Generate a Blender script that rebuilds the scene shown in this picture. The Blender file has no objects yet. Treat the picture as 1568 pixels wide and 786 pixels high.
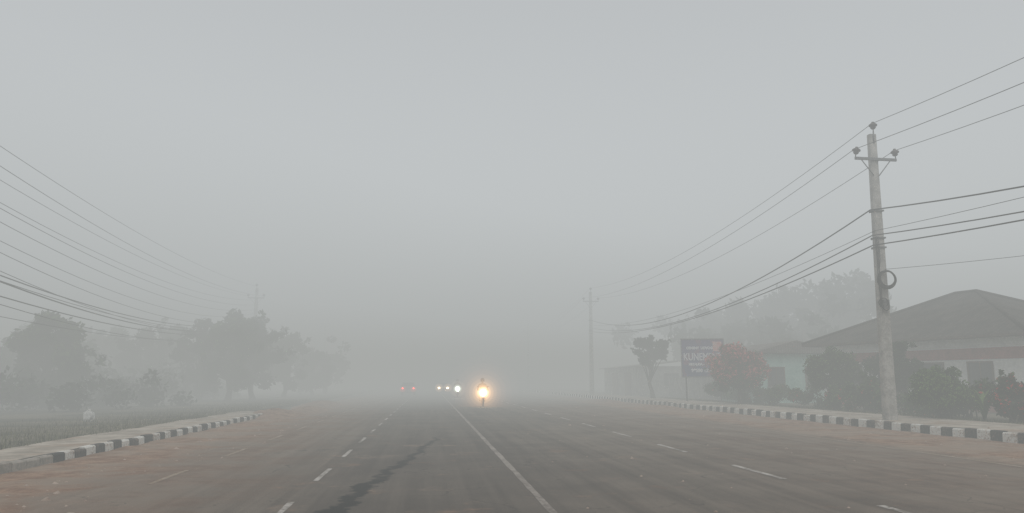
import bpy, bmesh, math, random
import numpy as np
from mathutils import Vector, Matrix
R=math.radians
scene=bpy.context.scene
COL=scene.collection
scene.view_settings.view_transform='Standard'
try: scene.view_settings.look='None'
except Exception: pass
scene.view_settings.exposure=0

# ------------------------------------------------------------------ materials
class NT:
    def __init__(s,name):
        s.m=bpy.data.materials.new(name); s.m.use_nodes=True
        s.t=s.m.node_tree; s.n=s.t.nodes; s.l=s.t.links
        s.n.clear(); s.out=s.n.new('ShaderNodeOutputMaterial')
    def set(s,sock,v):
        if isinstance(v,(int,float,tuple,list)): sock.default_value=v
        else: s.l.new(v,sock)
    def math(s,op,a,b=0.0,c=None,clamp=False):
        n=s.n.new('ShaderNodeMath'); n.operation=op; n.use_clamp=clamp
        s.set(n.inputs[0],a); s.set(n.inputs[1],b)
        if c is not None: s.set(n.inputs[2],c)
        return n.outputs[0]
    def pos(s): return s.n.new('ShaderNodeNewGeometry').outputs['Position']
    def obj(s): return s.n.new('ShaderNodeTexCoord').outputs['Object']
    def island(s): return s.n.new('ShaderNodeNewGeometry').outputs['Random Per Island']
    def xyz(s,v):
        n=s.n.new('ShaderNodeSeparateXYZ'); s.l.new(v,n.inputs[0]); return n.outputs
    def scale(s,v,sc):
        n=s.n.new('ShaderNodeMapping'); s.l.new(v,n.inputs['Vector']); n.inputs['Scale'].default_value=sc
        return n.outputs[0]
    def noise(s,v,scale,detail=4,rough=.6):
        n=s.n.new('ShaderNodeTexNoise'); s.l.new(v,n.inputs['Vector'])
        n.inputs['Scale'].default_value=scale; n.inputs['Detail'].default_value=detail; n.inputs['Roughness'].default_value=rough
        return n.outputs[0]
    def rng(s,v,a,b,c=0.,d=1.,smooth=True):
        n=s.n.new('ShaderNodeMapRange'); n.interpolation_type='SMOOTHSTEP' if smooth else 'LINEAR'
        s.set(n.inputs['Value'],v)
        for k,x in zip(('From Min','From Max','To Min','To Max'),(a,b,c,d)): n.inputs[k].default_value=x
        return n.outputs[0]
    def mix(s,f,a,b,mode='MIX'):
        n=s.n.new('ShaderNodeMix'); n.data_type='RGBA'; n.blend_type=mode
        s.set(n.inputs[0],f)
        for i,x in ((6,a),(7,b)):
            if isinstance(x,(tuple,list)): x=tuple(x)+((1,) if len(x)==3 else ()) 
            s.set(n.inputs[i],x)
        return n.outputs[2]
    def bump(s,h,st=.3,d=.02):
        n=s.n.new('ShaderNodeBump'); n.inputs['Strength'].default_value=st; n.inputs['Distance'].default_value=d
        s.l.new(h,n.inputs['Height']); return n.outputs[0]
    def bsdf(s,col,rough=.8,bump=None,metal=0.,spec=.3):
        n=s.n.new('ShaderNodeBsdfPrincipled')
        if isinstance(col,(tuple,list)) and len(col)==3: col=tuple(col)+(1,)
        s.set(n.inputs['Base Color'],col); s.set(n.inputs['Roughness'],rough)
        n.inputs['Metallic'].default_value=metal; n.inputs['Specular IOR Level'].default_value=spec
        if bump is not None: s.l.new(bump,n.inputs['Normal'])
        s.l.new(n.outputs[0],s.out.inputs['Surface']); return s.m

def simple(name,c1,c2,scale=6,rough=.8,bump=.15,metal=0.,spec=.3,world=False):
    m=NT(name); p=m.pos() if world else m.obj()
    a=m.noise(p,scale,5); b=m.noise(p,scale*7,3)
    f=m.rng(m.math('ADD',m.math('MULTIPLY',a,.7),m.math('MULTIPLY',b,.3)),.35,.65)
    return m.bsdf(m.mix(f,c1,c2),rough,m.bump(b,bump,.01),metal,spec)

def leafmat(name,c1,c2):
    m=NT(name); r=m.island(); p=m.pos()
    cl=m.rng(m.noise(p,1.3,3),.35,.65)
    f=m.math('ADD',m.math('MULTIPLY',r,.5),m.math('MULTIPLY',cl,.5))
    return m.bsdf(m.mix(f,c1,c2),.8,None,0,.08)

def emis(name,col,st):
    m=NT(name); n=m.n.new('ShaderNodeEmission'); n.inputs[0].default_value=tuple(col)+(1,); n.inputs[1].default_value=st
    m.l.new(n.outputs[0],m.out.inputs['Surface']); return m.m

def volmat(name,dens,col,em):
    m=NT(name); e=m.n.new('ShaderNodeEmission'); e.inputs[0].default_value=tuple(col)+(1,); e.inputs[1].default_value=em
    if dens>0:
        a=m.n.new('ShaderNodeVolumeAbsorption'); a.inputs['Color'].default_value=(0,0,0,1); a.inputs['Density'].default_value=dens
        ad=m.n.new('ShaderNodeAddShader'); m.l.new(a.outputs[0],ad.inputs[0]); m.l.new(e.outputs[0],ad.inputs[1])
        m.l.new(ad.outputs[0],m.out.inputs['Volume'])
    else: m.l.new(e.outputs[0],m.out.inputs['Volume'])
    return m.m

# ------------------------------------------------------------------ mesh helpers
def mkobj(name,verts,faces,mats,fm=None,parent=None,smooth=False,loc=None):
    me=bpy.data.meshes.new(name); me.from_pydata([tuple(v) for v in verts],[],faces); 
    for m in (mats if isinstance(mats,(list,tuple)) else [mats]): me.materials.append(m)
    if fm is not None: me.polygons.foreach_set('material_index',list(fm))
    if smooth: me.polygons.foreach_set('use_smooth',[True]*len(me.polygons))
    me.update()
    o=bpy.data.objects.new(name,me); COL.objects.link(o)
    if parent: o.parent=parent
    if loc: o.location=loc
    return o
def empty(name,loc=(0,0,0),rz=0):
    o=bpy.data.objects.new(name,None); COL.objects.link(o); o.location=loc; o.rotation_euler=(0,0,rz); o.empty_display_size=.2; return o
def bevel(o,w=.02,s=2):
    b=o.modifiers.new('bevel','BEVEL'); b.width=w; b.segments=s; b.limit_method='ANGLE'; return o
def prism(name,poly,z0,z1,mat,parent=None):
    n=len(poly); V=[(x,y,z0) for x,y in poly]+[(x,y,z1) for x,y in poly]
    F=[tuple(range(n))[::-1],tuple(range(n,2*n))]+[(i,(i+1)%n,n+(i+1)%n,n+i) for i in range(n)]
    return mkobj(name,V,F,mat,parent=parent)
def box(name,x0,x1,y0,y1,z0,z1,mat,parent=None,bev=0):
    o=prism(name,[(x0,y0),(x1,y0),(x1,y1),(x0,y1)],z0,z1,mat,parent)
    if bev: bevel(o,bev)
    return o
def tube(V,F,FM,pts,rad,mi=0,n=7,sq=False):
    pts=[Vector(p) for p in pts]; base=len(V)
    for i,p in enumerate(pts):
        d=(pts[min(i+1,len(pts)-1)]-pts[max(i-1,0)]).normalized()
        ref=Vector((0,0,1)) if abs(d.z)<.9 else Vector((1,0,0))
        a=d.cross(ref).normalized(); b=d.cross(a).normalized()
        for k in range(n):
            t=2*math.pi*k/n
            V.append(p+(a*math.cos(t)+b*math.sin(t))*rad[i])
    for i in range(len(pts)-1):
        for k in range(n):
            k2=(k+1)%n
            F.append((base+i*n+k,base+i*n+k2,base+(i+1)*n+k2,base+(i+1)*n+k)); FM.append(mi)
    F.append(tuple(base+k for k in range(n))[::-1]); FM.append(mi)
    F.append(tuple(base+(len(pts)-1)*n+k for k in range(n))); FM.append(mi)
def tubeobj(name,pts,rad,mat,parent=None,n=10):
    V,F,M=[],[],[]
    if not isinstance(rad,(list,tuple)): rad=[rad]*len(pts)
    tube(V,F,M,pts,rad,0,n); return mkobj(name,V,F,mat,parent=parent,smooth=True)
def lathe(name,prof,mat,parent=None,n=16,loc=(0,0,0),rot=(0,0,0)):
    V=[];F=[]
    for r,z in prof:
        for k in range(n):
            t=2*math.pi*k/n; V.append((r*math.cos(t),r*math.sin(t),z))
    for i in range(len(prof)-1):
        for k in range(n):
            k2=(k+1)%n; F.append((i*n+k,i*n+k2,(i+1)*n+k2,(i+1)*n+k))
    o=mkobj(name,V,F,mat,parent=parent,smooth=True); o.location=loc; o.rotation_euler=rot; return o
def torus(name,Rr,r,mat,parent=None,loc=(0,0,0),rot=(0,0,0),n=28,m=8):
    V=[];F=[]
    for i in range(n):
        t=2*math.pi*i/n
        for j in range(m):
            s=2*math.pi*j/m; V.append(((Rr+r*math.cos(s))*math.cos(t),(Rr+r*math.cos(s))*math.sin(t),r*math.sin(s)))
    for i in range(n):
        for j in range(m):
            F.append((i*m+j,((i+1)%n)*m+j,((i+1)%n)*m+(j+1)%m,i*m+(j+1)%m))
    o=mkobj(name,V,F,mat,parent=parent,smooth=True); o.location=loc; o.rotation_euler=rot; return o
def ball(name,loc,sc,mat,parent=None,sub=3):
    bm=bmesh.new(); bmesh.ops.create_icosphere(bm,subdivisions=sub,radius=1)
    me=bpy.data.meshes.new(name); bm.to_mesh(me); bm.free(); me.materials.append(mat)
    me.polygons.foreach_set('use_smooth',[True]*len(me.polygons))
    o=bpy.data.objects.new(name,me); COL.objects.link(o); o.location=loc; o.scale=sc; 
    if parent: o.parent=parent
    return o

# ------------------------------------------------------------------ world, sun (high, behind the viewer, behind cloud)
SE=R(62)
w=bpy.data.worlds.new("World"); scene.world=w; w.use_nodes=True
nt=w.node_tree; nt.nodes.clear()
sky=nt.nodes.new('ShaderNodeTexSky'); sky.sky_type='NISHITA'; sky.sun_disc=False
sky.sun_elevation=SE; sky.sun_rotation=R(180); sky.air_density=1.0; sky.dust_density=3.0
hs=nt.nodes.new('ShaderNodeHueSaturation'); hs.inputs['Saturation'].default_value=.14
bg=nt.nodes.new('ShaderNodeBackground'); bg.inputs[1].default_value=.15
wo=nt.nodes.new('ShaderNodeOutputWorld')
nt.links.new(sky.outputs[0],hs.inputs['Color']); nt.links.new(hs.outputs[0],bg.inputs[0]); nt.links.new(bg.outputs[0],wo.inputs[0])
sd=bpy.data.lights.new('sun','SUN'); sd.energy=1.5; sd.angle=R(60); sd.color=(1,.98,.95)
so=bpy.data.objects.new('sun',sd); COL.objects.link(so); so.rotation_euler=(math.pi/2-SE,0,0); so.location=(0,0,60)

# ------------------------------------------------------------------ fog (homogeneous absorbing volumes; their own emission stands in for scattered daylight)
SIG=.0225
fog=empty('fog')
CL,CM,CU=(.388,.400,.388),(.485,.508,.512),(.67,.708,.728)  # emission colours: daylight gradient painted in, brighter in the higher layers
for nm,z0,z1,c in (('low_fog_layer',-1.0,5.0,CL),('middle_fog_layer',5.01,12.0,CM),('upper_fog_layer',12.01,25.0,CU)):
    box(nm,-600,600,-300,900,z0,z1,volmat(nm,SIG,c,SIG),parent=fog)
bank=[(-590,-20),(-16,16),(-10,27),(0,41),(14,51),(24,54),(590,64),(590,890),(-590,890)]
SB=.019
prism('fog_bank_low',bank,-.9,4.99,volmat('fog_bank_low',SB,CL,SB),fog)
prism('fog_bank_high',bank,5.02,11.98,volmat('fog_bank_high',SB,CM,SB),fog)

# ------------------------------------------------------------------ surfaces
m=NT('asphalt_and_dust'); p=m.pos(); X,Y,Z=m.xyz(p)
n1=m.noise(p,45,4,.7); n2=m.noise(p,.55,5,.6); n3=m.noise(m.scale(p,(2.2,.07,1)),1.0,4,.6); n4=m.noise(p,2.3,6,.65)
f=m.math('ADD',m.math('MULTIPLY',n1,.3),m.math('ADD',m.math('MULTIPLY',n3,.4),m.math('MULTIPLY',n2,.3)))
base=m.mix(m.rng(f,.38,.62),(.070,.058,.048),(.150,.124,.100))
base=m.mix(m.math('MULTIPLY',m.rng(m.noise(p,110,2,.5),.56,.70),.5),base,(.32,.28,.24))
base=m.mix(m.math('MULTIPLY',m.rng(m.noise(p,80,2,.5),.58,.70),.55),base,(.025,.023,.021))
band=m.math('MULTIPLY',m.rng(m.math('ADD',X,m.math('MULTIPLY',m.math('SUBTRACT',n4,.5),1.2)),-2.2,-1.4),m.rng(m.math('ADD',X,m.math('MULTIPLY',m.math('SUBTRACT',n2,.5),2)),1.5,3.2,1,0))
base=m.mix(m.math('MULTIPLY',band,.35),base,(.048,.043,.040))
ts=m.rng(m.noise(m.scale(p,(3.2,.035,1)),1.0,3,.55),.50,.66)
base=m.mix(m.math('MULTIPLY',ts,.25),base,(.045,.038,.033))
wob=m.math('MULTIPLY',m.math('SUBTRACT',m.math('ADD',m.math('MULTIPLY',n2,.6),m.math('MULTIPLY',n4,.5)),.55),6.0)
xl=m.math('ADD',X,wob)
left=m.rng(xl,-3.4,-6.4); 
xr=m.math('ADD',X,m.math('MULTIPLY',wob,.3)); right=m.rng(xr,10.8,12.0)
farl=m.math('MULTIPLY',m.rng(xl,-1.5,-4.5),.45)
farr=m.math('MULTIPLY',m.rng(m.math('ADD',X,wob),3.5,10.5),.35)
patch=m.math('MULTIPLY',m.rng(m.noise(p,.8,6,.7),.55,.70),.5)
dust=m.math('MAXIMUM',m.math('MAXIMUM',left,right),m.math('MAXIMUM',m.math('MAXIMUM',farl,farr),patch))
dirtc=m.mix(m.rng(n4,.35,.65),(.165,.088,.052),(.29,.18,.118))
dirtc=m.mix(m.math('MULTIPLY',m.rng(m.noise(p,22,4,.7),.50,.64),.6),dirtc,(.10,.058,.038))
dirtc=m.mix(m.math('MULTIPLY',m.rng(n2,.42,.60),.6),dirtc,(.25,.20,.155))
col=m.mix(dust,base,dirtc)
yc=m.rng(Y,9.5,22.5,-1.25,.32,smooth=False)
c=m.math('SUBTRACT',X,yc); c=m.math('ADD',c,m.math('MULTIPLY',m.math('SUBTRACT',m.noise(m.scale(p,(.6,1,1)),1.1,3,.6),.5),.7))
c=m.math('ABSOLUTE',m.math('ADD',c,m.math('MULTIPLY',m.math('SUBTRACT',m.noise(p,7,4,.7),.5),.38)))
wd=m.rng(Y,9,21,.16,.065,smooth=False)
st=m.rng(m.math('SUBTRACT',c,wd),-.04,.04,1,0)
st=m.math('MULTIPLY',st,m.math('MULTIPLY',m.rng(Y,21,24,1,0),m.rng(m.noise(p,1.6,3,.6),.34,.44,.35,1)))
col=m.mix(m.math('MULTIPLY',st,.97),col,(.006,.006,.006))
vor=m.n.new('ShaderNodeTexVoronoi'); vor.feature='DISTANCE_TO_EDGE'; vor.inputs['Scale'].default_value=.42
pw=m.n.new('ShaderNodeVectorMath'); pw.operation='ADD'
nz=m.n.new('ShaderNodeTexNoise'); nz.inputs['Scale'].default_value=1.7; nz.inputs['Detail'].default_value=5; m.l.new(p,nz.inputs['Vector'])
m.l.new(p,pw.inputs[0]); m.l.new(nz.outputs['Color'],pw.inputs[1]); m.l.new(pw.outputs[0],vor.inputs['Vector'])
crk=m.math('MULTIPLY',m.math('LESS_THAN',vor.outputs['Distance'],.006),m.rng(n2,.48,.58))
col=m.mix(m.math('MULTIPLY',crk,m.math('SUBTRACT',.6,m.math('MULTIPLY',dust,.6))),col,(.03,.028,.025))
rough=m.math('SUBTRACT',.92,m.math('MULTIPLY',st,.2))
hb=m.math('ADD',m.math('MULTIPLY',n1,.3),m.math('MULTIPLY',m.math('MULTIPLY',n4,dust),2.0))
M_road=m.bsdf(col,rough,m.bump(hb,.5,.03),0,.10)

m=NT('ground_soil_grass'); p=m.pos()
a=m.noise(p,.25,6,.65); b=m.noise(p,9,5,.7)
c=m.mix(m.rng(a,.4,.6),(.075,.072,.05),(.16,.14,.10)); c=m.mix(m.math('MULTIPLY',m.rng(b,.5,.65),.6),c,(.04,.045,.028))
M_ground=m.bsdf(c,.95,m.bump(b,.6,.05),0,.1)

m=NT('pavement_concrete'); p=m.pos(); X,Y,Z=m.xyz(p)
a=m.noise(p,1.2,6,.7); b=m.noise(p,30,4,.7)
c=m.mix(m.rng(a,.36,.62),(.24,.205,.165),(.42,.37,.31)); c=m.mix(m.math('MULTIPLY',m.rng(m.noise(p,.7,5,.7),.5,.66),.7),c,(.28,.19,.13))
jy=m.math('FRACT',m.math('DIVIDE',Y,1.5)); joint=m.math('LESS_THAN',jy,.018)
c=m.mix(m.math('MULTIPLY',joint,.6),c,(.07,.06,.05))
M_pave=m.bsdf(c,.9,m.bump(b,.3,.01),0,.2)

def paint(name,white,under,lo,hi):
    m=NT(name); p=m.pos(); a=m.noise(p,14,6,.75); b=m.noise(p,1.5,4,.6)
    f=m.rng(m.math('ADD',m.math('MULTIPLY',a,.6),m.math('MULTIPLY',b,.4)),lo,hi)
    return m.bsdf(m.mix(f,white,under),.8,m.bump(a,.2,.005),0,.2)
M_dash=paint('dash_paint',(.42,.39,.36),(.13,.11,.09),.44,.57)
M_line=paint('centre_line_paint',(.29,.255,.225),(.12,.10,.085),.43,.60)
M_edge=paint('edge_line_paint',(.30,.24,.19),(.20,.14,.09),.40,.53)
M_kw=paint('kerb_white_paint',(.62,.61,.57),(.28,.21,.16),.47,.62)
M_kb=paint('kerb_black_paint',(.028,.027,.026),(.15,.11,.085),.47,.66)
M_kc=simple('kerb_bare_concrete',(.2,.18,.15),(.34,.30,.26),5)

G=[(-3000,-500),(3000,-500),(3000,5000),(-3000,5000)]
mkobj('ground',[(x,y,-.012) for x,y in G],[(0,1,2,3)],M_ground)
V=[];F=[];xs=np.linspace(-7.35,15.25,48); ys=np.concatenate([np.linspace(-20,60,160),np.linspace(62,700,60)])
rr=random.Random(4)
for y in ys:
    for x in xs:
        z=0.0
        if x<-5: z+=.03*(-5-x)*rr.random()*.6
        if x>11.6: z+=.025*rr.random()
        V.append((x,y,z))
nx=len(xs)
for j in range(len(ys)-1):
    for i in range(nx-1): F.append((j*nx+i,j*nx+i+1,(j+1)*nx+i+1,(j+1)*nx+i))
mkobj('road',V,F,M_road,smooth=True)

def strip(V,F,x,wd,y0,y1,z=.005,seg=1.0):
    n=max(1,int((y1-y0)/seg)); b=len(V)
    for i in range(n+1):
        y=y0+(y1-y0)*i/n; j=rr.uniform(-.012,.012); k=rr.uniform(-.008,.008)
        V.append((x-wd/2+j,y,z)); V.append((x+wd/2+k,y,z))
    for i in range(n): F.append((b+2*i,b+2*i+1,b+2*i+3,b+2*i+2))
V=[];F=[]; strip(V,F,1.55,.105,-10,300,seg=.4); mkobj('centre_line_marking',V,F,M_line)
V=[];F=[]
y=7.45-4.85*3
while y<300: strip(V,F,5.87,.11,y,y+2.15,seg=.3); y+=4.85
y=9.0-3.9*3
while y<300: strip(V,F,-1.8,.08,y,y+1.75,seg=.3); y+=3.9
mkobj('lane_dash_markings',V,F,M_dash)
V=[];F=[]; strip(V,F,11.15,.10,-10,200,seg=.5)
y=8.3
while y<60: strip(V,F,-4.35,.09,y,y+1.9,seg=.5); y+=4.5
mkobj('edge_line_markings',V,F,M_edge)

def kerb(name,x,side,y0,y1,h,L,mats,seed,paintfrom=-1e9):
    V=[];F=[];FM=[];r=random.Random(seed); y=y0;i=0
    while y<y1:
        l=L*r.uniform(.93,1.07); jx=r.uniform(-.025,.025); jz=r.uniform(-.03,.02); wd=.16
        a=x+jx; b=a+side*wd; ch=.03
        prof=[(a,-.05),(a+side*.015,h+jz-ch),(a+side*(.015+ch),h+jz),(b,h+jz),(b,-.05)]
        k=len(V)
        for yy in (y+.008,y+l-.008):
            for px,pz in prof: V.append((px,yy,pz))
        mi=(i%2) if y>paintfrom else 2
        for q in range(4): F.append((k+q,k+q+1,k+5+q+1,k+5+q)); FM.append(mi)
        F.append(tuple(range(k,k+5))); FM.append(mi); F.append(tuple(range(k+5,k+10))); FM.append(mi)
        y+=l; i+=1
    return mkobj(name,V,F,mats,FM)
kerb('kerb',15.2,1,0,130,.28,.50,[M_kb,M_kw,M_kc],1)
kerb('kerb',-7.3,-1,0,36,.20,.50,[M_kb,M_kw,M_kc],2,paintfrom=16.0)
def slab(name,x0,x1,y0,y1,z,mat,seed,jit=.0):
    r=random.Random(seed); V=[];F=[]; ys=np.arange(y0,y1,.8); xs=np.linspace(x0,x1,5)
    for y in ys:
        for i,x in enumerate(xs):
            jx=r.uniform(-jit,jit) if i in (0 if x0<0 else 4,) else 0
            V.append((x+jx,y,z+r.uniform(-.008,.008)))
    for j in range(len(ys)-1):
        for i in range(4): F.append((j*5+i,j*5+i+1,(j+1)*5+i+1,(j+1)*5+i))
    return mkobj(name,V,F,mat,smooth=True)
slab('pavement',15.37,18.6,0,130,.262,M_pave,3,.12)
slab('pavement',-8.95,-7.47,0,38,.185,M_pave,5,.15)
box('verge_soil',18.45,90,-10,140,-.2,.235,M_ground)
box('verge_soil',-60,-8.75,0,140,-.2,.15,M_ground)

V=[];F=[]
def rock(V,F,x,y,z,s,r):
    b=len(V); pts=[(1,0,0),(0,1,0),(-1,0,0),(0,-1,0),(0,0,.8)]
    for q in pts: V.append((x+q[0]*s*r.uniform(.6,1.2),y+q[1]*s*r.uniform(.6,1.2),z+q[2]*s*r.uniform(.5,1)))
    for a,c in ((0,1),(1,2),(2,3),(3,0)): F.append((b+a,b+c,b+4))
for i in range(3000):
    u=rr.random()
    if u<.52: x=rr.triangular(10.8,15.2,14.6); z=.0
    elif u<.57: x=rr.uniform(2,11); z=0
    elif u<.70: x=rr.uniform(15.5,18.5); z=.262
    else: x=-rr.triangular(4.0,7.25,6.8); z=0
    y=6+70*rr.random()**1.5
    rock(V,F,x,y,z,rr.uniform(.008,.035) if rr.random()<.92 else rr.uniform(.04,.08),rr)
mkobj('shoulder_gravel',V,F,simple('gravel_stone',(.16,.10,.07),(.38,.30,.24),3,world=True))
V=[];F=[]
def mound(V,F,cx,cy,rx,ry,h,seed):
    r=random.Random(seed); b=len(V); n=20; k=10
    for j in range(k+1):
        for i in range(n):
            t=2*math.pi*i/n; q=j/k
            hh=h*(1-q*q)**1.5*(1+r.uniform(-.25,.25))
            V.append((cx+rx*q*math.cos(t)*(1+.1*r.random()),cy+ry*q*math.sin(t)*(1+.1*r.random()),hh-.01))
    for j in range(k):
        for i in range(n): F.append((b+j*n+i,b+j*n+(i+1)%n,b+(j+1)*n+(i+1)%n,b+(j+1)*n+i))
for a in ((-7.2,37,1.6,4,.3),(-6.6,43,1.2,5,.22),(-7.2,52,1.4,7,.3),(14.3,46,1.0,5,.14),(13.6,58,1.2,7,.22),(14.6,22,.5,4,.05),(14.5,30,.6,6,.07)):
    mound(V,F,*a,seed=int(a[1]))
M_dirt=simple('red_dirt',(.15,.078,.045),(.28,.175,.115),2.5,.95,.5,world=True)
mkobj('dirt_mound',V,F,M_dirt,smooth=True)

# ------------------------------------------------------------------ vegetation
M_bark=simple('bark',(.05,.042,.033),(.11,.09,.07),8,.9,.5)
M_leaf=leafmat('leaves',(.018,.036,.012),(.075,.125,.035))
M_leafd=leafmat('dark_leaves',(.012,.024,.011),(.042,.068,.026))
M_leafy=leafmat('light_leaves',(.03,.065,.015),(.125,.20,.05))
M_flower=leafmat('pink_red_flowers',(.26,.05,.055),(.52,.15,.14))
M_red=leafmat('red_flowers',(.30,.02,.02),(.60,.06,.05))
def leaves(V,F,FM,cs,rs,n,size,rng,mi,flat=.85,mi2=None,frac=0,zsplit=None):
    cs=np.array(cs); rs=np.array(rs); pr=rs**2/np.sum(rs**2)
    idx=rng.choice(len(cs),n,p=pr)
    d=rng.normal(size=(n,3)); d/=np.linalg.norm(d,axis=1)[:,None]
    rad=rng.random(n)**.45*rng.uniform(.8,1.15,n)
    P=cs[idx]+d*(rad*rs[idx])[:,None]*np.array([1,1,flat])
    a=rng.normal(size=(n,3)); a/=np.linalg.norm(a,axis=1)[:,None]
    b=np.cross(a,rng.normal(size=(n,3))); b/=np.linalg.norm(b,axis=1)[:,None]
    s=size*rng.uniform(.55,1.35,n)[:,None]
    q=np.stack([P-a*s,P+b*s*.5,P+a*s,P-b*s*.5],1).reshape(-1,3)
    base=len(V); V.extend(map(tuple,q.tolist()))
    for i in range(n):
        k=base+4*i; F.append((k,k+1,k+2,k+3))
        if mi2 is not None and rng.random()<frac and (zsplit is None or P[i,2]>zsplit+rng.normal()*.3): FM.append(mi2)
        else: FM.append(mi)
def make_tree(name,x,y,z0,h,r,n,size,seed,leaf,leaf2=None,frac=0,zs=None,bottom=.3,clumps=22,bush=False,irregular=1.0,cr=(.20,.40)):
    rng=np.random.default_rng(seed); V=[];F=[];FM=[]
    mats=[M_bark,leaf]+([leaf2] if leaf2 else [])
    cz=h*(1+bottom)/2; rz=h*(1-bottom)/2
    cs=[];rs=[]
    while len(cs)<clumps:
        d=rng.uniform(-1,1,3)
        L=np.linalg.norm(d)
        if L>1 or (L<.35 and rng.random()<.7): continue
        k=.80
        tap=1-.25*max(0,d[2])
        cs.append([x+d[0]*r*k*tap*irregular,y+d[1]*r*k*tap,z0+cz+d[2]*rz*k]); rs.append(r*rng.uniform(*cr))
    if not bush:
        pts=[];rad=[];tx,ty=x,y; tr=.022*h+.03
        for i in range(8):
            q=i/7; pts.append((tx,ty,z0-.05+q*h*.8)); rad.append(tr*(1.25-q)*.9+.012)
            tx+=rng.normal()*.035*h*.6; ty+=rng.normal()*.035*h*.6
        rad[0]*=1.3
        tube(V,F,FM,pts,rad,0)
        for c in cs:
            k=int(np.clip((c[2]-z0)/h*7*rng.uniform(.45,.8),2,6)); p0=Vector(pts[k]); p1=Vector(c)
            mid=(p0+p1)/2+Vector((rng.normal()*.06*h,rng.normal()*.06*h,rng.uniform(-.02,.06)*h))
            r0=rad[k]*.5; tube(V,F,FM,[p0,mid,p1],[r0,r0*.6,r0*.22],0,5)
    else:
        for c in cs:
            p0=Vector((x+rng.normal()*.12,y+rng.normal()*.12,z0-.05)); p1=Vector(c); mid=(p0+p1)/2+Vector((0,0,.1*h))
            tube(V,F,FM,[p0,mid,p1],[.03,.02,.008],0,5)
    leaves(V,F,FM,cs,rs,n,size,rng,1,.85,2 if leaf2 else None,frac,zs)
    cs2=[[c[0]+rng.normal()*r*.2,c[1]+rng.normal()*r*.2,c[2]+abs(rng.normal())*rz*.16] for c in cs]
    leaves(V,F,FM,cs2,[r*.14]*len(cs2),int(n*.14),size,rng,1,1.1,2 if leaf2 else None,frac,zs)
    return mkobj(name,V,F,mats,FM)
def polar(xd,yd,D): return xd*D,yd*D
for i,(xd,yd,D,h,r) in enumerate([(-.499,1.06,42,5.4,2.3),(-.546,1.065,50,4.5,2.2),(-.422,1.052,68,6.9,2.5),(-.379,1.047,62,6.7,2.4),
        (-.340,1.043,68,6.8,2.6),(-.298,1.038,58,6.5,2.2),(-.262,1.035,56,7.0,2.5),(-.229,1.031,60,6.6,2.6),(-.190,1.026,70,6.2,2.5),(-.152,1.022,80,5.2,2.6),(-.46,1.056,56,4.7,2.0)]):
    x,y=polar(xd,yd,D)
    make_tree('broadleaf_tree',x,y,.13,h,r,4600,.20,100+i,M_leafd if i%2 else M_leaf,clumps=34,bottom=.02,irregular=1.1,cr=(.16,.34))
make_tree('roadside_tree',17.6,58.8,.23,5.5,1.6,2800,.15,31,M_leafd,bottom=.42,clumps=18,cr=(.18,.34))
make_tree('bougainvillea_tree',18.3,43.6,.23,3.75,1.95,6500,.11,32,M_leaf,M_flower,.68,1.6,bottom=.18,clumps=28)
make_tree('garden_tree',20.3,36.2,.23,3.35,1.45,7000,.08,33,M_leaf,bottom=.12,clumps=24)
make_tree('garden_tree',21.9,35.2,.23,3.1,1.25,5500,.08,34,M_leafd,bottom=.12,clumps=20)
make_tree('garden_tree',21.3,32.3,.23,3.5,1.0,5500,.08,36,M_leafd,bottom=.2,clumps=20)
make_tree('shrub',18.95,26.4,.23,2.25,1.15,9500,.065,37,M_leafy,bottom=.0,clumps=26,bush=True)
make_tree('shrub',20.0,33.0,.23,1.9,1.1,5000,.07,38,M_leaf,bottom=.0,clumps=18,bush=True)
make_tree('flowering_shrub',19.4,23.6,.23,1.5,.8,4200,.07,39,M_leafd,M_red,.16,None,bottom=.0,clumps=16,bush=True)
make_tree('flowering_shrub',20.3,24.6,.23,1.9,.55,2400,.08,40,M_leaf,M_red,.16,1.2,bottom=.05,clumps=12,bush=True)
make_tree('flowering_shrub',20.5,27.2,.23,1.4,.9,2600,.08,46,M_leafd,M_red,.10,1.0,bottom=.0,clumps=12,bush=True)
def blade_plant(name,x,y,z0,h,n,seed,mat):
    r=random.Random(seed);V=[];F=[]
    for i in range(n):
        t=r.uniform(0,6.28); hh=h*r.uniform(.6,1.05); out=r.uniform(.25,.6)*h*.6; wd=r.uniform(.05,.11)
        for j in range(7):
            q=j/6; px=x+math.cos(t)*out*q**1.6; py=y+math.sin(t)*out*q**1.6; pz=z0+hh*(q-.28*q**3.2)
            ww=wd*math.sin(math.pi*min(1,.08+q*.92))**.8+.004 if q<1 else .004
            V.append((px-math.sin(t)*ww,py+math.cos(t)*ww,pz)); V.append((px+math.sin(t)*ww,py-math.cos(t)*ww,pz))
            if j: b=len(V)-4; F.append((b,b+1,b+3,b+2))
    return mkobj(name,V,F,mat,smooth=True)
blade_plant('canna_plant',19.1,24.6,.23,1.5,26,1,M_leafy)
blade_plant('canna_plant',20.2,23.3,.23,2.0,24,2,M_leaf)
blade_plant('canna_plant',19.6,29.4,.23,1.3,26,3,M_leafy)
def mass(name,pts,n,size,seed,mat,z0,mat2=None,frac=0):
    rng=np.random.default_rng(seed);V=[];F=[];FM=[]
    cs=[];rs=[]
    for (x,y,h,r) in pts:
        for k in range(5):
            cs.append([x+rng.normal()*r*.45,y+rng.normal()*r*.45,z0+h*rng.uniform(.2,.85)]); rs.append(r*rng.uniform(.35,.6))
    leaves(V,F,FM,cs,rs,n,size,rng,0,.8,1 if mat2 else None,frac)
    return mkobj(name,V,F,[mat]+([mat2] if mat2 else []),FM)
r=random.Random(8)
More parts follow.
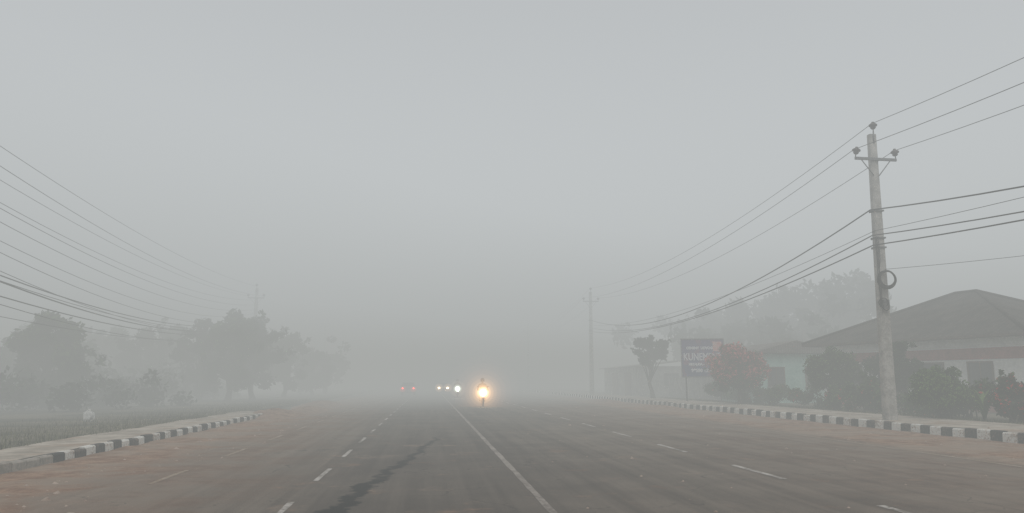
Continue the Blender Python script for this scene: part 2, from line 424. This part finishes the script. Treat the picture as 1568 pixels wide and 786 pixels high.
mass('garden_hedge',[(19.4+r.uniform(0,1.2),25.5+i*1.1,r.uniform(.7,1.45),.8) for i in range(25)],20000,.07,51,M_leaf,.23,M_red,.03)
mass('undergrowth',[(-15-r.uniform(0,9)-i*.15,36+i*1.4,r.uniform(.9,2.2),1.6) for i in range(34)],16000,.16,52,M_leafd,.1)
mass('undergrowth',[(-19-r.uniform(0,14),36+i*1.3,r.uniform(1.2,3.2),2.2) for i in range(34)],16000,.20,53,M_leafd,.1)
def far_mass(name,items,n,size,seed,mat):
    rng=np.random.default_rng(seed);V=[];F=[];FM=[];cs=[];rs=[]
    for (x,y,h,rad) in items:
        tube(V,F,FM,[(x,y,0),(x+.3,y,h*.5),(x,y+.3,h*.85)],[.3,.2,.06],0,6)
        for k in range(26):
            d=rng.normal(size=3)*.48; cs.append([x+d[0]*rad,y+d[1]*rad,max(1.,h*.55+d[2]*h*.34)]); rs.append(rad*rng.uniform(.18,.36))
    leaves(V,F,FM,cs,rs,n,size,rng,1)
    mkobj(name,V,F,[M_bark,mat],FM)
far_mass('distant_trees',[(40,70,14,5.0),(36,74,13,5.2),(31,76,11.5,5.2),(43,76,13,4.5),(29,82,10.5,4.8),(34,66,10,4.2),(28,70,8.5,4.2)],20000,.36,61,M_leafd)
far_mass('distant_trees',[(-12,90,6,3),(-21,84,8,3.5),(-28,72,7,3.5),(-34,70,8,3.5),(-40,64,7,3.5),(-33,58,5,3.2),(-27,52,4,2.6)],9000,.32,62,M_leafd)
V=[];F=[];r=random.Random(9)
for i in range(11000):
    if r.random()<.7: x=-8.85-abs(r.gauss(0,2.4)); y=r.uniform(12,60); z=.14
    else: x=18.5+abs(r.gauss(0,.4)); y=r.uniform(16,60); z=.22
    h=r.uniform(.05,.20); t=r.uniform(0,6.28); wq=.012; dx,dy=math.cos(t),math.sin(t); b=len(V)
    V+= [(x-dy*wq,y+dx*wq,z),(x+dy*wq,y-dx*wq,z),(x+dx*h*.4,y+dy*h*.4,z+h)]; F.append((b,b+1,b+2))
mkobj('grass',V,F,leafmat('grass_blades',(.07,.075,.045),(.17,.165,.10)))

# ------------------------------------------------------------------ utility poles
M_conc=simple('pole_concrete',(.24,.23,.21),(.42,.40,.37),3,.85,.3)
M_steel=simple('galvanised_steel',(.10,.10,.10),(.18,.18,.18),9,.6,.1,metal=.3)
M_ins=simple('insulator_porcelain',(.03,.022,.02),(.07,.05,.045),9,.4,.05)
M_wire=simple('wire_black',(.02,.02,.02),(.035,.035,.035),5,.6,0)
M_alu=simple('wire_aluminium',(.06,.06,.06),(.10,.10,.10),5,.6,0)
def pole(x,y,z0,H=10.35,near=False,lean=0):
    e=empty('utility_pole',(x,y,z0)); e.rotation_euler=(0,R(lean),0)
    V=[];F=[];n=10
    for i in range(n+1):
        q=i/n; a=.21-.075*q; b=.17-.06*q; c=.035
        for sx,sy in ((-a+c,-b),(a-c,-b),(a,-b+c),(a,b-c),(a-c,b),(-a+c,b),(-a,b-c),(-a,-b+c)): V.append((sx,sy,-.3+(H+.3)*q))
    for i in range(n):
        for k in range(8): F.append((i*8+k,i*8+(k+1)%8,(i+1)*8+(k+1)%8,(i+1)*8+k))
    F.append(tuple(range(n*8,n*8+8)))
    mkobj('shaft',V,F,M_conc,parent=e)
    zc=H-.98
    box('crossarm',-.80,.80,-.20,-.13,zc-.05,zc+.05,M_steel,e,.006)
    for s in (-1,1):
        tubeobj('brace',[(s*.55,-.165,zc-.05),(s*.10,-.15,zc-.62)],.018,M_steel,e,6)
        prof=[(.018,-.1),(.018,.10),(.06,.10),(.10,.15),(.085,.19),(.14,.21),(.15,.26),(.09,.31),(.05,.33),(.045,.37),(.0,.38)]
        lathe('insulator',prof,M_ins,e,14,(s*.78,-.165,zc+.05),(R(6),R(-8*s),0))
    tubeobj('top_bracket',[(0,-.12,H-.35),(0,-.13,H+.08)],.025,M_steel,e,6)
    lathe('insulator',[(.018,-.1),(.018,.10),(.06,.10),(.10,.15),(.085,.19),(.14,.21),(.15,.26),(.09,.31),(.05,.33),(.045,.37),(.0,.38)],M_ins,e,14,(0,-.13,H+.08))
    for zz in (H-2.9,H-3.9,H-4.25): 
        box('clamp_band',-.19,.19,-.18,.18,zz-.03,zz+.03,M_steel,e,.01)
        tubeobj('hook',[(-.18,0,zz),(-.27,0,zz),(-.27,0,zz-.08)],.014,M_steel,e,6)
    if near:
        for k,(dz,rad,ox) in enumerate(((0,.30,.0),(.03,.28,.03),(-.03,.32,-.02),(.01,.26,.05),(-.02,.29,.01))):
            torus('cable_coil',rad,.022,M_wire,e,(.05+ox*.6,-.23-.02*k,H-5.42+dz),(R(90),R(4*k-6),R(-10)),32,6)
        rz=random.Random(5)
        for k in range(4):
            pts=[(-.16-.02*k+rz.uniform(-.03,.03),-.19-rz.uniform(0,.06),H-3.9-i*.42) for i in range(7)]
            tubeobj('hanging_cable',pts,.014,M_wire,e,6)
        for k in range(3):
            torus('small_loop',.15,.017,M_wire,e,(-.1+.03*k,-.22-.02*k,H-6.25-.07*k),(R(90),0,R(20*k-30)),20,6)
        box('junction_box',-.12,.10,-.27,-.18,H-6.5,H-6.15,simple('junction_box_grey',(.08,.08,.08),(.14,.14,.14)),e,.01)
    return e
pole(15.95,25.1,.25,near=True,lean=.9)
pole(16.2,75,.25); pole(16.2,-25,.25); pole(16.3,125,.25)
pole(-16.4,25.0,.12,10.3); pole(-17.2,76.5,.12,10.6); pole(-17.4,128,.12,10.3)
def wires(name,items,mat):
    cu=bpy.data.curves.new(name,'CURVE'); cu.dimensions='3D'; cu.bevel_depth=1.0; cu.bevel_resolution=1
    for (a,b,sag,rad) in items:
        n=28; sp=cu.splines.new('POLY'); sp.points.add(n)
        for i in range(n+1):
            q=i/n; p=Vector(a).lerp(Vector(b),q); p.z-=4*sag*q*(1-q)
            sp.points[i].co=(p.x,p.y,p.z,1); sp.points[i].radius=rad
    cu.materials.append(mat); o=bpy.data.objects.new(name,cu); COL.objects.link(o); return o
it=[]
def span(x0,y0,x1,y1,z0,z1,sag,rad,dx=0): it.append(((x0+dx,y0,z0),(x1+dx,y1,z1),sag,rad))
for (xa,ya,xb,yb) in ((16.1,25,16.2,-25),(16.1,25,16.2,75),(16.2,75,16.3,125)):
    for dx,z in ((0,11.0),(-.78,9.98),(.78,9.98)): span(xa,ya,xb,yb,z,z,1.25,.011,dx)
wires('power_lines',it,M_alu)
it=[]
for (xa,ya,xb,yb) in ((15.97,25,16.2,-25),(15.97,25,16.2,75)):
    span(xa,ya,xb,yb,7.72,7.8,2.0,.024,-.2)
    span(xa,ya,xb,yb,6.78,7.0,1.5,.020,-.2)
    span(xa,ya,xb,yb,6.42,6.6,1.2,.022,-.2)
    span(xa,ya,xb,yb,6.95,7.2,1.0,.009,-.1)
it.append(((16.1,25,5.55),(26,10,6.2),.3,.008))
wires('service_cables',it,M_wire)
it=[]
zs=[10.75,10.0,9.6,8.9,8.4,8.0,7.55,6.9,6.35]
for k,z in enumerate(zs):
    dx=(0,-.75,.75,-.3,.3,.2,-.2,.3,.1)[k]
    zf=10.9-.45*k if k>2 else (10.9,9.95,9.95)[k]
    it.append(((-16.4+dx,25,z),(-17.2+dx,76.5,zf),.9+.12*k,.013))
    it.append(((-16.4+dx,25,z),(-16.2+dx,-25,z),1.2,.013))
for k,(z,zf,s,rd) in enumerate(((5.95,7.6,1.5,.024),(5.8,7.4,1.7,.028),(5.7,7.1,1.3,.015),(5.1,6.8,1.3,.024),(4.9,6.7,1.6,.015),(4.2,6.2,1.0,.012))):
    it.append(((-16.2,25,z),(-17.1,76.5,zf),s,rd)); it.append(((-16.2,25,z),(-16.2,-25,z),1.4,rd))
wires('power_lines',it,M_wire)

# ------------------------------------------------------------------ houses
def roofmat(name,c1,c2,sc,axis=1):
    m=NT(name); p=m.obj(); C=m.xyz(p); w_=m.math('SINE',m.math('MULTIPLY',C[axis],sc))
    a=m.noise(p,1.3,6,.7); b=m.noise(p,14,4,.7)
    c=m.mix(m.rng(m.math('ADD',m.math('MULTIPLY',a,.6),m.math('MULTIPLY',b,.4)),.38,.62),c1,c2)
    c=m.mix(m.math('MULTIPLY',m.rng(w_,-1,0,1,0),.4),c,(.02,.02,.02))
    return m.bsdf(c,.85,m.bump(w_,.5,.03),0,.1)
M_roof=roofmat('old_tile_roof',(.022,.020,.018),(.075,.064,.055),28)
M_tin=roofmat('tin_roof',(.12,.10,.09),(.22,.2,.185),40,0)
M_wall=simple('whitewashed_wall',(.60,.60,.58),(.78,.78,.76),1.2,.9,.2)
M_wallg=simple('grey_plaster',(.22,.21,.2),(.33,.32,.3),1.2,.9,.2)
M_redb=simple('red_oxide_paint',(.22,.045,.04),(.34,.09,.075),2,.85,.1)
M_teal=simple('teal_plaster',(.24,.46,.40),(.36,.57,.51),1.1,.9,.2)
M_wood=simple('window_wood',(.07,.04,.025),(.12,.07,.045),6,.7,.2)
M_glass=simple('dark_window_glass',(.02,.025,.03),(.04,.045,.05),2,.25,0,spec=.5)
M_fascia=simple('fascia_board',(.07,.05,.045),(.12,.09,.08),4)
def window(e,axis,pos,u,z,wd,h,out):
    def bx(nm,u0,u1,z0,z1,d0,d1,mat):
        a,b=sorted((pos+out*d0,pos+out*d1))
        if axis=='x': box(nm,a,b,u0,u1,z0,z1,mat,e)
        else: box(nm,u0,u1,a,b,z0,z1,mat,e)
    bx('window_glass',u-wd/2,u+wd/2,z,z+h,.004,.012,M_glass)
    t=.07
    bx('window_frame',u-wd/2-t,u-wd/2,z-t,z+h+t,.003,.05,M_wood); bx('window_frame',u+wd/2,u+wd/2+t,z-t,z+h+t,.003,.05,M_wood)
    bx('window_frame',u-wd/2,u+wd/2,z-t,z,.003,.05,M_wood); bx('window_frame',u-wd/2,u+wd/2,z+h,z+h+t,.003,.05,M_wood)
    bx('window_mullion',u-.025,u+.025,z,z+h,.014,.04,M_wood)
    bx('window_sill',u-wd/2-.12,u+wd/2+.12,z-t-.06,z-t-.003,.003,.12,M_wallg)
h=empty('hip_roof_house',(28.1,36.65,.23),R(16.7))
box('walls',-4.5,4.5,-5.7,5.7,-.1,3.4,M_wall,h)
for nm,z0,z1,mt,d in (('plinth_band',-.05,.75,M_redb,.03),('lintel_band',2.36,2.86,M_redb,.03)):
    a,b=4.5+d,5.7+d
    V=[(-a,-b,z0),(a,-b,z0),(a,b,z0),(-a,b,z0),(-a,-b,z1),(a,-b,z1),(a,b,z1),(-a,b,z1),(-4.5,-5.7,z1),(4.5,-5.7,z1),(4.5,5.7,z1),(-4.5,5.7,z1)]
    F=[(0,1,5,4),(1,2,6,5),(2,3,7,6),(3,0,4,7),(4,5,9,8),(5,6,10,9),(6,7,11,10),(7,4,8,11)]
    mkobj(nm,V,F,mt,parent=h)
ex,ey,ze,zr,rl=5.3,6.4,3.42,6.0,.6
V=[(-ex,-ey,ze),(ex,-ey,ze),(ex,ey,ze),(-ex,ey,ze),(0,-rl,zr),(0,rl,zr),(-ex,-ey,ze-.12),(ex,-ey,ze-.12),(ex,ey,ze-.12),(-ex,ey,ze-.12)]
F=[(0,1,4),(1,2,5,4),(2,3,5),(3,0,4,5),(0,6,7,1),(1,7,8,2),(2,8,9,3),(3,9,6,0),(9,8,7,6)]
mkobj('roof',V,F,[M_roof,M_fascia],[0,0,0,0,1,1,1,1,1],parent=h)
for a,b in ((0,4),(1,4),(2,5),(3,5),(4,5)):
    tubeobj('ridge_cap',[Vector(V[a])+Vector((0,0,.03)),Vector(V[b])+Vector((0,0,.03))],.08,M_roof,h,8)
for u in (-3.6,-1.2,3.6): window(h,'x',-4.5,u,1.0,1.1,1.2,-1)
for u in (-2.6,.2,3.0): window(h,'y',-5.7,u,1.0,1.1,1.2,-1)
box('door',-4.56,-4.503,.8,1.8,.0,2.1,M_wood,h)

h=empty('teal_house',(20.6,46.2,.23))
box('walls',0,5.2,0,6,-.1,3.1,M_teal,h)
V=[(-.35,-.4,3.15),(5.5,-.4,3.15),(5.5,6.4,3.15),(-.35,6.4,3.15),(2.6,-.4,3.95),(2.6,6.4,3.95)]
mkobj('roof',V,[(0,4,5,3),(4,1,2,5),(0,1,4),(3,5,2),(0,3,2,1)],M_tin,parent=h)
window(h,'y',0,1.3,1.1,1.0,1.1,-1); window(h,'y',0,3.8,1.1,1.0,1.1,-1); window(h,'x',0,3,1.1,1.0,1.1,-1)
h=empty('shed',(18.9,66,.23))
box('walls',0,5.5,0,15,-.1,2.7,M_wallg,h)
V=[(-.5,-.4,2.65),(6,-.4,3.4),(6,15.4,3.4),(-.5,15.4,2.65),(-.5,-.4,2.72),(6,-.4,3.47),(6,15.4,3.47),(-.5,15.4,2.72)]
mkobj('roof',V,[(3,2,1,0),(4,5,6,7),(0,1,5,4),(1,2,6,5),(2,3,7,6),(3,0,4,7)],M_tin,parent=h)
box('door',-.04,-.003,4,6.4,0,2.2,M_wood,h); box('door',-.04,-.003,9,11.4,0,2.2,M_wood,h); window(h,'y',0,2.6,1,1.2,1,-1)
h=empty('compound_wall',(0,0,0))
box('wall_run',20.9,21.1,52.6,65,.1,1.9,M_wallg,h); box('coping',20.84,21.16,52.55,65.05,1.903,2.0,M_wallg,h)

# ------------------------------------------------------------------ billboard
h=empty('billboard',(18.6,50.2,.23),R(-12))
for s in (-1.15,1.15): tubeobj('post',[(s,.08,-.3),(s,.08,4.1)],.05,M_steel,h,8)
m=NT('billboard_print'); p=m.obj(); C=m.xyz(p)
a=m.noise(p,1.4,3,.5)
c=m.mix(m.rng(C[2],1.8,4.2,0,1),(.03,.045,.15),(.07,.05,.16)); c=m.mix(m.rng(a,.52,.60),c,(.14,.05,.12))
M_bb=m.bsdf(c,.7,None,0,.1)
box('panel',-1.4,1.4,-.02,.02,1.7,4.2,M_bb,h)
for nm,a in (('frame_top',(-1.46,1.46,-.04,.04,4.203,4.27)),('frame_bottom',(-1.46,1.46,-.04,.04,1.63,1.697)),('frame_side',(-1.46,-1.403,-.04,.04,1.70,4.2)),('frame_side',(1.403,1.46,-.04,.04,1.70,4.2))): box(nm,*a,M_steel,h)
M_txt=simple('faded_white_lettering',(.42,.42,.46),(.55,.55,.58),3,.6,0)
def txt(s,x,z,size,sx=1):
    cu=bpy.data.curves.new('lettering','FONT'); cu.body=s; cu.size=size; cu.align_x='CENTER'; cu.extrude=.002; cu.materials.append(M_txt); cu.offset=.02
    o=bpy.data.objects.new('lettering',cu); COL.objects.link(o); o.parent=h; o.location=(x,-.026,z); o.rotation_euler=(R(90),0,0); o.scale=(sx,1,1)
txt('KUNEMENT',0,2.8,.68,.72); txt('CEMENT  UDYOG',-.2,3.55,.22); txt('HETAUDA - 4  NEPAL',0,2.45,.2); txt('98550 12345',0,2.0,.3)
box('picture_panel',.7,1.3,-.024,-.0215,3.4,4.05,simple('picture_red',(.5,.06,.05),(.5,.4,.38),4),h)

b=ball('white_sack',(-12.3,29.4,.33),(.18,.15,.27),simple('white_cloth',(.45,.45,.43),(.6,.6,.58),5,.9,.5),sub=4)
for v in b.data.vertices:
    k=.12*math.sin(9*v.co.x+3*v.co.z)+.1*math.sin(7*v.co.y-5*v.co.z); v.co*=1+k
    if v.co.z>.6: v.co.x*=.45; v.co.y*=.45

# ------------------------------------------------------------------ vehicles
M_tyre=simple('tyre_rubber',(.015,.015,.015),(.03,.03,.03),8,.9,.1)
M_blk=simple('black_plastic',(.02,.02,.02),(.035,.035,.035),8,.5,0)
M_chr=simple('chrome',(.4,.4,.4),(.5,.5,.5),8,.25,0,metal=.9)
M_mred=simple('tank_paint_red',(.25,.02,.02),(.3,.03,.03),8,.3,0,spec=.5)
M_cloth=simple('jacket_cloth',(.10,.09,.08),(.17,.155,.14),10,.9,.3)
M_helm=simple('helmet_paint',(.10,.10,.10),(.14,.14,.14),6,.4,0,spec=.4)
def skinfig(name,nodes,edges,rads,mat,parent=None,root=0):
    me=bpy.data.meshes.new(name); me.from_pydata(nodes,edges,[]); me.materials.append(mat)
    o=bpy.data.objects.new(name,me); COL.objects.link(o)
    if parent: o.parent=parent
    o.modifiers.new('skin','SKIN')
    for i,v in enumerate(me.skin_vertices[0].data):
        q=rads[i]; v.radius=q if isinstance(q,tuple) else (q,q); v.use_root=(i==root)
    s=o.modifiers.new('sub','SUBSURF'); s.levels=2; s.render_levels=2
    return o
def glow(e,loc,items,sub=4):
    for rad,col,stg in items: ball('fog_glow',loc,(rad,)*3,volmat('fog_glow',0,col,stg),e,sub)  # self-lit volume shells imitating the lamp light scattered by fog
def motorcycle(x,y,M_lens,spot,spotcol,gl):
    e=empty('motorcycle',(x,y,0))
    for yy in (-.68,.62):
        torus('wheel_tyre',.27,.05,M_tyre,e,(0,yy,.31),(0,R(90),0)); torus('wheel_rim',.215,.015,M_chr,e,(0,yy,.31),(0,R(90),0))
        tubeobj('hub',[(-.07,yy,.31),(.07,yy,.31)],.05,M_chr,e)
        for k in range(6):
            t=k*math.pi/3; tubeobj('spoke',[(0,yy,.31),(0,yy+.21*math.cos(t),.31+.21*math.sin(t))],.008,M_chr,e,5)
    for s in (-1,1):
        tubeobj('fork',[(s*.09,-.68,.31),(s*.09,-.47,.95)],.022,M_chr,e)
        tubeobj('handlebar',[(0,-.44,1.0),(s*.15,-.44,1.04),(s*.36,-.36,1.03)],.013,M_blk,e,8)
        tubeobj('mirror_stem',[(s*.22,-.42,1.04),(s*.30,-.44,1.22)],.007,M_blk,e,6)
        ball('mirror',(s*.31,-.44,1.25),(.065,.015,.045),M_blk,e,2)
        tubeobj('indicator',[(s*.09,-.55,.86),(s*.2,-.55,.86)],.018,simple('amber',(.5,.2,.02),(.5,.2,.02)),e,8)
        tubeobj('rear_swingarm',[(s*.08,.62,.31),(s*.1,.1,.42)],.02,M_blk,e,8)
    tubeobj('frame_spine',[(0,-.45,.9),(0,-.1,.78),(0,.35,.72),(0,.75,.78)],.03,M_blk,e)
    tubeobj('down_tube',[(0,-.45,.85),(0,-.3,.4),(0,.2,.33)],.022,M_blk,e)
    bevel(box('engine',-.13,.13,-.25,.2,.32,.62,M_chr,e),.04,3)
    ball('fuel_tank',(0,-.14,.88),(.15,.28,.13),M_mred,e)
    bevel(box('seat',-.12,.12,.12,.78,.76,.84,M_blk,e),.035,3)
    bevel(box('tail_cowl',-.08,.08,.6,.92,.68,.76,M_mred,e),.03,2)
    tubeobj('exhaust',[(.12,-.2,.4),(.15,.1,.3),(.17,.85,.38)],[.02,.025,.045],M_chr,e)
    V=[];F=[]
    for i in range(9):
        t=R(35+i*14); V+=[(-.06,-.68+.35*math.cos(t),.31+.35*math.sin(t)),(.06,-.68+.35*math.cos(t),.31+.35*math.sin(t))]
    for i in range(8): F.append((2*i,2*i+1,2*i+3,2*i+2))
    mkobj('front_mudguard',V,F,M_mred,parent=e)
    lathe('headlight_shell',[(.0,.12),(.06,.11),(.10,.04),(.105,0)],M_blk,e,20,(0,-.56,.88),(R(-90),0,0))
    lathe('headlight_lens',[(.098,0),(.08,.02),(.0,.03)],M_lens,e,20,(0,-.565,.88),(R(90),0,0))
    N=[(0,.25,.90),(0,.16,1.12),(0,.07,1.34),(0,.03,1.47),(0,0,1.60),(.19,.06,1.38),(.31,-.10,1.16),(.31,-.33,1.06),(.31,-.41,1.05),
       (-.19,.06,1.38),(-.31,-.10,1.16),(-.31,-.33,1.06),(-.31,-.41,1.05),(.11,.24,.88),(.2,-.14,.80),(.18,.10,.42),(.18,-.02,.33),
       (-.11,.24,.88),(-.2,-.14,.80),(-.18,.10,.42),(-.18,-.02,.33)]
    E=[(0,1),(1,2),(2,3),(3,4),(2,5),(5,6),(6,7),(7,8),(2,9),(9,10),(10,11),(11,12),(0,13),(13,14),(14,15),(15,16),(0,17),(17,18),(18,19),(19,20)]
    Q=[.15,.145,.15,.06,.07,.075,.055,.04,.04,.075,.055,.04,.04,.10,.075,.05,.045,.10,.075,.05,.045]
    rd=empty('motorcyclist',(x,y,0))
    skinfig('body',N,E,Q,M_cloth,rd)
    ball('helmet',(0,-.01,1.67),(.135,.155,.15),M_helm,rd); ball('visor',(0,-.06,1.665),(.112,.112,.07),M_glass,rd)
    for s in (-1,1):
        for k in range(4): tubeobj('finger',[(s*(.28+.025*k),-.43,1.07),(s*(.28+.025*k),-.46,1.04),(s*(.28+.025*k),-.43,1.01)],.010,M_blk,rd,6)
        tubeobj('thumb',[(s*.27,-.38,1.04),(s*.25,-.40,1.00)],.011,M_blk,rd,6)
    ld=bpy.data.lights.new('headlight_beam','SPOT'); ld.energy=spot; ld.color=spotcol; ld.spot_size=R(60); ld.spot_blend=.8; ld.shadow_soft_size=.09
    lo=bpy.data.objects.new('headlight_beam',ld); COL.objects.link(lo); lo.parent=e; lo.location=(0,-.66,.86); lo.rotation_euler=(R(84),0,R(180))
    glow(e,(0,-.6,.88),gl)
    return e
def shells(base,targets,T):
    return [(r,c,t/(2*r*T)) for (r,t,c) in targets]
L1=emis('headlamp_warm',(1,.80,.45),260)
W1=(1,.78,.40);W2=(1,.56,.22);W3=(1,.48,.22);W4=(1,.46,.28)
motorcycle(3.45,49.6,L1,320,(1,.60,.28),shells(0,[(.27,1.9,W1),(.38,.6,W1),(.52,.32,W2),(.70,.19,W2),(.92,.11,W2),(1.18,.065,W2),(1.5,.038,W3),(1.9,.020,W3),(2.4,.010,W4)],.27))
L2=emis('headlamp_white',(.85,1,.9),420)
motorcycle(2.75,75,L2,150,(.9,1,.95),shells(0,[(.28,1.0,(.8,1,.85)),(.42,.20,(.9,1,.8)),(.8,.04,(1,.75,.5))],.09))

M_cw=simple('car_paint_white',(.6,.6,.6),(.7,.7,.7),3,.3,0,spec=.5); M_cr=simple('car_paint_silver',(.3,.3,.32),(.4,.4,.42),3,.3,0,metal=.3)
def car(x,y,rz,paint_,front,tail,glowend,gl):
    e=empty('car',(x,y,0),rz)   # front faces -y
    prof=[(-2.0,.30),(-2.02,.62),(-1.9,.78),(-.95,.95),(-.35,1.42),(.9,1.47),(1.75,1.0),(2.0,.92),(2.02,.35),(1.9,.25),(-1.9,.25)]
    V=[];F=[]
    for s,off in ((-1,0),(1,0)):
        for (yy,z) in prof:
            wv=.80 if z<1.0 else .80-(z-1.0)*.34
            V.append((s*wv,yy,z))
    n=len(prof)
    F.append(tuple(range(n))[::-1]); F.append(tuple(range(n,2*n)))
    for i in range(n): j=(i+1)%n; F.append((i,j,n+j,n+i))
    bevel(mkobj('body',V,F,paint_,parent=e),.05,3)
    def glass(nm,pts): mkobj(nm,pts,[(0,1,2,3)],M_glass,parent=e)
    glass('windshield',[(-.70,-.91,1.00),(.70,-.91,1.00),(.60,-.42,1.39),(-.60,-.42,1.39)])
    glass('rear_window',[(-.60,1.02,1.42),(.60,1.02,1.42),(.70,1.68,1.07),(-.70,1.68,1.07)])
    for s in (-1,1):
        glass('side_window',[(s*.803,-.75,1.0),(s*.803,1.4,1.02),(s*.675,.85,1.40),(s*.685,-.35,1.36)])
        for yy in (-1.25,1.25):
            tubeobj('wheel',[(s*.62,yy,.31),(s*.83,yy,.31)],.31,M_tyre,e,20); tubeobj('hubcap',[(s*.80,yy,.31),(s*.84,yy,.31)],.18,M_chr,e,16)
        ball('headlight',(s*.60,-1.98,.66),(.12,.07,.08),front,e,2)
        ball('taillight',(s*.62,1.99,.80),(.11,.05,.10),tail,e,2)
        bevel(box('door_mirror',s*.86-.07,s*.86+.07,-.66,-.56,1.0,1.12,paint_,e),.02)
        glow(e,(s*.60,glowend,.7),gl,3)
    box('grille',-.4,.4,-2.035,-2.01,.5,.62,M_blk,e); box('front_plate',-.25,.25,-2.04,-2.012,.36,.46,M_cw,e); box('rear_plate',-.25,.25,2.03,2.05,.55,.66,M_cw,e)
    return e
OFF=simple('lamp_off',(.3,.3,.3),(.4,.4,.4)); TOFF=simple('tail_off',(.2,.01,.01),(.25,.02,.02))
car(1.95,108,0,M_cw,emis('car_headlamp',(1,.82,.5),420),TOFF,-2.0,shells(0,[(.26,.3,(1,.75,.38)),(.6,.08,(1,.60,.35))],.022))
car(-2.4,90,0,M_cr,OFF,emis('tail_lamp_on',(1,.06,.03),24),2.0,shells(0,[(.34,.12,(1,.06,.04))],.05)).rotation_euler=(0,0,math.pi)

# ------------------------------------------------------------------ camera
cd=bpy.data.cameras.new('camera'); cd.sensor_width=36; cd.lens=26.4; cd.clip_end=6000; cd.clip_start=.05
co=bpy.data.objects.new('camera',cd); COL.objects.link(co); co.location=(0,0,1.6)
co.rotation_euler=(R(90+9.43),0,R(-6.2)); scene.camera=co
